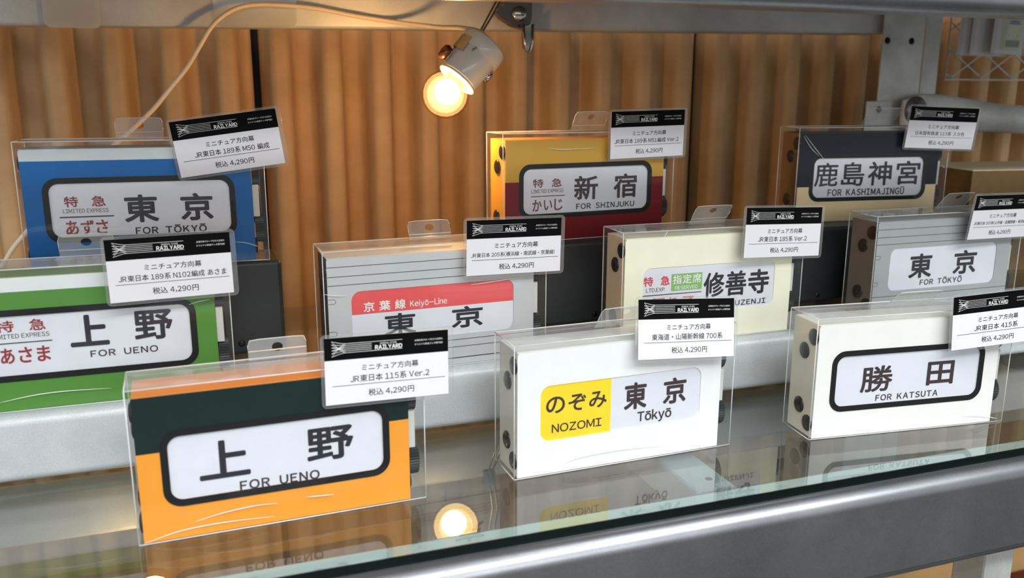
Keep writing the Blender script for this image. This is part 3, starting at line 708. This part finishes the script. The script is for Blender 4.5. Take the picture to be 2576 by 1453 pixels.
# ------------------------------------------------------------------ price tags
TW, TH = 0.0711, 0.0385
def rails(mb, y):
    """the fan of crossing track lines at the left of the header"""
    X = lambda f: -TW / 2 + f * TW
    Z = lambda f: TH / 2 - f * TH * 0.334
    t = 0.00010
    def line(p):
        up = [(X(a), Z(b) + t) for a, b in p]; dn = [(X(a), Z(b) - t) for a, b in p]
        mb.prism(up + dn[::-1], 'y', y, y + 0.00003)
    ys = [0.285, 0.365, 0.445, 0.525, 0.605, 0.69]
    for i, yy in enumerate(ys):
        xe = 0.62 if i in (0, 5) else 0.373
        line([(0.17, yy), (xe, yy)])
        for tgt in ((0.16 + 0.135 * i), (0.16 + 0.135 * (5 - i))):
            line([(0.058, tgt), (0.085, tgt + (yy - tgt) * 0.30), (0.115, tgt + (yy - tgt) * 0.66), (0.145, tgt + (yy - tgt) * 0.92), (0.17, yy)])
TAGS = {
 'orange': ([0.1643, -0.1113, 0.0865, 0.009, -0.0449, 0.0166], 'JR東日本 115系 Ver.2', .197, .84, 1, 'white price tag with black header clipped to the orange and dark green sign'),
 'nozomi': ([0.3625, -0.1036, 0.0893, 0.0135, -0.183, 0.0647], '東海道・山陽新幹線 700系', .137, .875, 1, 'white price tag with black header clipped to the plain white sign with yellow panel'),
 'katsuta': ([0.5966, -0.1309, 0.0823, -0.1228, -0.0304, -0.0554], 'JR東日本 415系', .25, .75, 1, 'white price tag with black header clipped to the white outlined sign'),
 'green': ([0.0501, -0.0214, 0.1347, 0.0512, 0.0028, -0.0112], 'JR東日本 189系 N102編成 あさま', .08, .95, .95, 'white price tag with black header clipped to the green sign'),
 'blue': ([0.0907, 0.063, 0.2037, -0.0871, 0.0679, -0.1289], 'JR東日本 189系 M50 編成', .17, .88, 1, 'tilted white price tag with black header clipped to the blue sign'),
 'red': ([0.426, 0.0788, 0.2039, 0.0732, 0.0418, -0.0174], 'JR東日本 189系 M51編成 Ver.2', .05, .93, .95, 'white price tag with black header clipped to the gold and dark red sign'),
 'navy': ([0.7344, 0.0742, 0.2049, -0.1589, 0.082, 0.0372], '日本国有鉄道 113系 スカ色', .12, .85, .9, 'white price tag with black header clipped to the navy and cream sign'),
 'silver': ([0.725, -0.0118, 0.133, 0.0531, 0.1071, 0.0211], 'JR東日本 205系(山手線・武蔵野線・埼京線)', .05, .95, .75, 'white price tag with black header clipped to the grey sign, cut by the right edge'),
 'cream': ([0.4967, -0.0167, 0.132, 0.0281, -0.0391, 0.0377], 'JR東日本 185系 Ver.2', .17, .82, 1, 'white price tag with black header clipped to the cream sign'),
 'keiyo': ([0.2748, -0.0149, 0.1334, 0.0447, -0.0052, 0.0211], 'JR東日本 205系(横浜線・南武線・京葉線)', .046, .934, .8, 'white price tag with black header clipped to the silver sign with red band'),
}
def tag_parts():
    """shared meshes of one tag"""
    X = lambda f: -TW / 2 + f * TW
    Z = lambda f: TH / 2 - f * TH
    HZ = lambda f: TH / 2 - f * TH * 0.334
    out = []
    out.append(('card', MB().box(-TW/2, TW/2, 0.0, 0.0003, -TH/2, TH/2), M_CARD))
    out.append(('header', MB().box(-TW/2, TW/2, -0.00008, 0.0, TH/2 - 0.334 * TH, TH/2), M_HEAD))
    sl = MB(); o = rrect(-TW/2 - 0.0019, TW/2 + 0.0030, -TH/2 - 0.0019, TH/2 + 0.0016, 0.0028, 5)
    sl.prism(o, 'y', 0.0005, 0.0008); sl.tube([(p[0], 0.00065, p[1]) for p in o], 0.00018, 5, 0, closed=True)
    out.append(('sleeve', sl, [M_SLEEVE, M_EDGE]))
    w_ = MB(); rails(w_, -0.00014)
    text_into(w_, 'RAILYARD', X(.40), X(.62), HZ(.655), HZ(.46), -0.00014, .018)
    text_into(w_, 'GENERAL STORE', X(.44), X(.575), HZ(.425), HZ(.35), -0.00014, 0)
    text_into(w_, 'JR東日本グループだから出来た', X(.72), X(.955), HZ(.43), HZ(.34), -0.00014, 0)
    text_into(w_, 'オリジナル鉄道グッズ専門店!!', X(.72), X(.955), HZ(.61), HZ(.52), -0.00014, 0)
    out.append(('header_print', w_, M_WHITE))
    b_ = MB()
    text_into(b_, 'ミニチュア方向幕', X(.29), X(.75), Z(.522), Z(.424), -0.00006, 0.006)
    b_.box(X(.055), X(.972), -0.00007, -0.00003, Z(.728), Z(.720))
    text_into(b_, '税込 4,290円', X(.338), X(.71), Z(.915), Z(.805), -0.00006, 0.006)
    out.append(('price_print', b_, M_GREYINK))
    res = []
    for nm, mb, m_ in out: 
        ob = mb.build(nm, m_, recalc=nm not in ('header_print', 'price_print')); res.append(ob)
    return res
base_parts = tag_parts()
first = True
for key, (pose, line, a, b_, hsc, label) in TAGS.items():
    x, y, z, yaw, pit, rol = pose
    t = thing('price_tag', label, 'price tag', (0, 0, 0), group='price tags clipped to the boxed signs')
    R = Matrix.Rotation(yaw, 4, 'Z') @ Matrix.Rotation(pit, 4, 'X') @ Matrix.Rotation(rol, 4, 'Y')
    t.matrix_world = Matrix.Translation((x, y, z)) @ R
    for p in base_parts:
        if first: p.parent = t
        else:
            c = p.copy(); C.objects.link(c); c.parent = t
    first = False
    X = lambda f: -TW / 2 + f * TW
    zc = TH / 2 - 0.633 * TH; hh = 0.055 * TH * hsc
    mb = MB(); text_into(mb, line, X(a), X(b_), zc - hh, zc + hh, -0.00006, 0.006)
    mb.build('model_print', M_GREYINK, t, recalc=False)

# ------------------------------------------------------------------ clip lamp with globe bulb
LB = Vector((0.3054, 0.280, 0.235))      # modelling origin of the lamp head
LAMP_AT = Vector((0.2652, 0.1300, 0.2362)); LAMP_K = 0.8261
lamp = thing('clip_lamp', 'lit round bulb in a white ceramic socket clipped to the upper beam', 'clip lamp', LAMP_AT)
lamp.scale = (LAMP_K,) * 3
def lpart(mb, name, m, **k):
    ob = mb.build(name, m, lamp, **k); ob.matrix_parent_inverse = Matrix.Translation(-LB); return ob
def lworld(mb, name, m):
    ob = mb.build(name, m, lamp); ob.matrix_parent_inverse = (Matrix.Translation(LAMP_AT) @ Matrix.Scale(LAMP_K, 4)).inverted(); return ob
ax = Vector((0.045, 0.006, 0.0500)).normalized()
bulb = lpart(MB().lathe(LB, ax, [(-0.0240, 0)] + [(-0.0240 * math.cos(math.radians(a)), 0.0240 * math.sin(math.radians(a))) for a in range(10, 150, 10)] + [(0.0215, 0.0110), (0.026, 0.0105)], 40), 'bulb', None or clear('amber_bulb_glass', (1.0, 0.88, 0.66), 0.0, (1, 0.7, 0.4, 1), 1.3, 0.02, 0.4))
# glow of the heated filament inside the globe
def glow_mat(name, col, strength, alpha):
    m = bpy.data.materials.new(name); m.use_nodes = True; nt = m.node_tree; nt.nodes.remove(nt.nodes['Principled BSDF'])
    e = nt.nodes.new('ShaderNodeEmission'); e.inputs[0].default_value = col; e.inputs[1].default_value = strength
    tr = nt.nodes.new('ShaderNodeBsdfTransparent'); mx = nt.nodes.new('ShaderNodeMixShader'); mx.inputs[0].default_value = alpha
    nt.links.new(tr.outputs[0], mx.inputs[1]); nt.links.new(e.outputs[0], mx.inputs[2]); nt.links.new(mx.outputs[0], nt.nodes['Material Output'].inputs[0])
    return m
fc = LB + ax * 0.003
for rr, st, al, nm in ((0.0125, 3900.0, 1.0, 'filament'), (0.0160, 4.0, 0.75, 'inner_glow'), (0.0185, 2.6, 0.42, 'inner_glow'), (0.0220, 1.5, 0.36, 'inner_glow')):
    prof = [(-rr, 0)] + [(-rr * math.cos(math.radians(a)), rr * math.sin(math.radians(a))) for a in range(15, 180, 15)] + [(rr, 0)]
    col = (1.0, 0.58, 0.26, 1) if rr < 0.013 else (1.0, 0.80, 0.50, 1) if rr < 0.015 else (1.0, 0.66, 0.30, 1)
    lpart(MB().lathe(fc if rr < .014 else LB, ax, prof, 28), nm, glow_mat('hot_%s_%d' % (nm, rr * 1e4), col, st, al))
lpart(MB().lathe(LB, ax, [(0.0180, 0.0195), (0.0185, 0.0212), (0.0205, 0.0212), (0.0212, 0.0195), (0.0180, 0.0195)], 40), 'collar', M_CERAM)
lpart(MB().lathe(LB, ax, [(0.0185, 0.0120), (0.0205, 0.0190), (0.023, 0.0205), (0.0490, 0.0215), (0.0500, 0.0212), (0.0500, 0.0235), (0.0505, 0.0240), (0.0645, 0.0240), (0.0665, 0.0228), (0.0672, 0.018), (0.0672, 0)], 48), 'socket', M_CERAM)
side = ax.cross(Vector((0, -1, 0))).normalized()     # across the socket in the view plane
fwd = side.cross(ax).normalized()
if fwd.y > 0: fwd = -fwd
def on_socket(d, ang, r): return LB + ax * d + (side * math.cos(ang) + fwd * math.sin(ang)) * r
sgn = 1 if side.x < 0 else -1
def socket_plate(d0, d1, a0, a1, r0, r1, nm, m):
    mb = MB(); n = 8; P = []
    for k in range(n + 1):
        a = a0 + (a1 - a0) * k / n
        P.append([mb.bm.verts.new(on_socket(d, a, r)) for d, r in ((d0, r0), (d1, r0), (d1, r1), (d0, r1))])
    for A, B in zip(P, P[1:]):
        for i in range(4):
            j = (i + 1) % 4; mb.bm.faces.new((A[i], A[j], B[j], B[i]))
    mb.bm.faces.new(P[0]); mb.bm.faces.new(P[-1][::-1]); lpart(mb, nm, m)
A0 = 0.0 if sgn > 0 else PI
dd = 1 if sgn > 0 else -1
socket_plate(0.040, 0.056, A0 + dd * 0.15, A0 + dd * 0.75, 0.0210, 0.0252, 'clasp', M_CHROME)
socket_plate(0.026, 0.048, A0 + dd * -0.15, A0 + dd * 0.22, 0.0212, 0.0230, 'strap', M_CHROME)
lpart(MB().lathe(on_socket(0.031, A0, 0.0215), on_socket(1, A0, 1) - on_socket(1, A0, 0), [(0, 0.004), (0.002, 0.0075), (0.006, 0.0082), (0.009, 0.006), (0.010, 0)], 20), 'thumb_screw', mat('bronze', srgb(150, 96, 66), 0.3, 0.9))
lpart(MB().lathe(on_socket(0.043, A0 + PI, 0.0205), on_socket(1, A0 + PI, 1) - on_socket(1, A0 + PI, 0), [(0, 0.006), (0.002, 0.007), (0.004, 0.006), (0.0048, 0)], 16), 'clasp_end', M_CHROME)
lworld(MB().tube([(0.2847, 0.1151, 0.2709), (0.2954, 0.1404, 0.2793), (0.3081, 0.1694, 0.2895), (0.3256, 0.2091, 0.3009), (0.3514, 0.2599, 0.3215), (0.372, 0.29, 0.345)], 0.0010, 8), 'arm_wire', M_CHROME)
lworld(MB().tube([(0.2871, 0.1151, 0.2725), (0.2971, 0.1387, 0.2802), (0.3103, 0.1677, 0.2899), (0.3298, 0.2073, 0.3032), (0.3553, 0.258, 0.3225), (0.376, 0.29, 0.345)], 0.0010, 8), 'arm_wire', M_CHROME)
# clip jaws and handle
cm = mat('dark_metal_clip', srgb(92, 88, 84), 0.28, 0.85)
lworld(MB().prism([(0.3600, 0.3150), (0.3660, 0.3095), (0.3790, 0.3020), (0.3905, 0.2990), (0.3960, 0.3010), (0.3985, 0.3120), (0.3990, 0.3500), (0.3700, 0.3500), (0.3690, 0.3200)], 'y', 0.284, 0.296), 'clip_jaw', cm)
lworld(MB().prism([(0.3865, 0.3010), (0.3875, 0.2860), (0.3885, 0.2800), (0.3910, 0.2765), (0.3940, 0.2765), (0.3965, 0.2795), (0.3975, 0.2860), (0.3975, 0.3040)], 'y', 0.2785, 0.2835), 'clip_handle', M_CHROME)
lworld(MB().tube([(0.3870, 0.2780, 0.3040), (0.3885, 0.2775, 0.286), (0.3905, 0.2775, 0.2785), (0.3925, 0.2775, 0.2765), (0.3950, 0.2775, 0.2785), (0.3968, 0.2775, 0.286), (0.3972, 0.2780, 0.304)], 0.0014, 8), 'handle_rim', M_CHROME)
lworld(MB().lathe((0.3845, 0.2835, 0.3140), (0, -1, 0), [(0, 0.0075), (0.0015, 0.0075), (0.0022, 0.005), (0.0024, 0)], 20), 'pivot', M_CHROME)
# cord: out of the socket, over the beam front and down behind the blue sign
cpts = [(0.302, 0.1283, 0.2785), (0.3, 0.1472, 0.2874), (0.2967, 0.1973, 0.2934), (0.2919, 0.257, 0.2976), (0.2613, .298, 0.3040), (0.2229, .30, 0.3087), (0.1857, .30, 0.3146), (0.1566, .30, 0.3166), (0.1317, .30, 0.3165), (0.1139, .297, 0.3129), (0.0995, .295, 0.3048), (0.0884, .292, 0.2942), (0.0769, .29, 0.2765), (0.0653, .29, 0.2588), (0.0503, .288, 0.2412), (0.0354, .285, 0.2235), (0.0208, .28, 0.2095), (0.01, .278, 0.2), (-0.0324, .272, 0.163), (-0.0833, .27, 0.111), (-0.0973, .27, 0.092), (-0.13, .28, 0.05), (-0.16, .30, 0.01)]
lworld(MB().tube(smooth(cpts), 0.0021, 10), 'cord', M_CORD)

# lamp of the next level down, seen through the glass
L3 = Vector((0.2800, 0.170, -0.175))
l3 = thing('clip_lamp', 'lit round bulb seen through the glass below the plain white sign', 'clip lamp', L3)
local(l3, MB().lathe(L3, (0.1, 0, -1), [(-0.024, 0)] + [(-0.024 * math.cos(math.radians(a)), 0.024 * math.sin(math.radians(a))) for a in range(10, 150, 10)] + [(0.0215, 0.011)], 32), 'bulb', MC['amber_bulb_glass'])
local(l3, MB().lathe(L3 + Vector((-0.002, 0, 0.003)), (0, 0, -1), [(-0.0125, 0)] + [(-0.0125 * math.cos(math.radians(a)), 0.0125 * math.sin(math.radians(a))) for a in range(15, 180, 15)] + [(0.0125, 0)], 24), 'filament', glow_mat('hot_below', (1, 0.64, 0.34, 1), 32.0, 1.0))
for rr, al in ((0.0165, 0.6), (0.0215, 0.4)):
    local(l3, MB().lathe(L3, (0, 0, -1), [(-rr, 0)] + [(-rr * math.cos(math.radians(a)), rr * math.sin(math.radians(a))) for a in range(15, 180, 15)] + [(rr, 0)], 24), 'inner_glow', glow_mat('glow_below_%d' % (rr * 1e4), (1, 0.66, 0.3, 1), 2.2, al))
local(l3, MB().lathe(L3, (0.1, 0, -1), [(0.020, 0.0), (0.020, 0.019), (0.060, 0.022), (0.062, 0)], 30), 'socket', M_CERAM)
local(l3, MB().tube([(0.282, 0.17, -0.228), (0.312, 0.160, -0.200), (0.318, 0.155, -0.155), (0.310, 0.145, -0.110), (0.322, 0.14, -0.075), (0.345, 0.13, -0.030)], 0.0010, 8), 'arm_wire', M_CHROME)
local(l3, MB().tube([(0.282, 0.17, -0.228), (0.309, 0.162, -0.198), (0.314, 0.157, -0.155), (0.306, 0.147, -0.112), (0.318, 0.145, -0.075), (0.345, 0.134, -0.030)], 0.0010, 8), 'arm_wire', M_CHROME)
local(l3, MB().prism(rrect(0.302, 0.314, -0.128, -0.112, 0.002, 3), 'y', 0.149, 0.153), 'clasp', M_CHROME)

# second bulb below the glass shelf
L2 = Vector((0.004, 0.17, -0.1945))
l2 = thing('clip_lamp', 'lit bulb at the very bottom edge, below the orange and dark green sign', 'clip lamp', L2)
local(l2, MB().lathe(L2, (0, 0, -1), [(-0.024, 0)] + [(-0.024 * math.cos(math.radians(a)), 0.024 * math.sin(math.radians(a))) for a in range(10, 150, 10)] + [(0.0215, 0.011)], 32), 'bulb', MC['amber_bulb_glass'])
local(l2, MB().lathe(L2, (0, 0, -1), [(-0.017, 0)] + [(-0.017 * math.cos(math.radians(a)), 0.017 * math.sin(math.radians(a))) for a in range(15, 180, 15)] + [(0.017, 0)], 24), 'filament', glow_mat('hot_lower', (1, 0.66, 0.36, 1), 45.0, 1.0))
local(l2, MB().lathe(L2, (0, 0, -1), [(0.020, 0.0), (0.020, 0.019), (0.060, 0.022), (0.062, 0)], 30), 'socket', M_CERAM)
local(l2, MB().tube([L2 + Vector((0, 0, -0.06)), L2 + Vector((0, 0.02, -0.3)), L2 + Vector((0, 0.02, -0.536))], 0.004, 8), 'stem', M_CHROME)
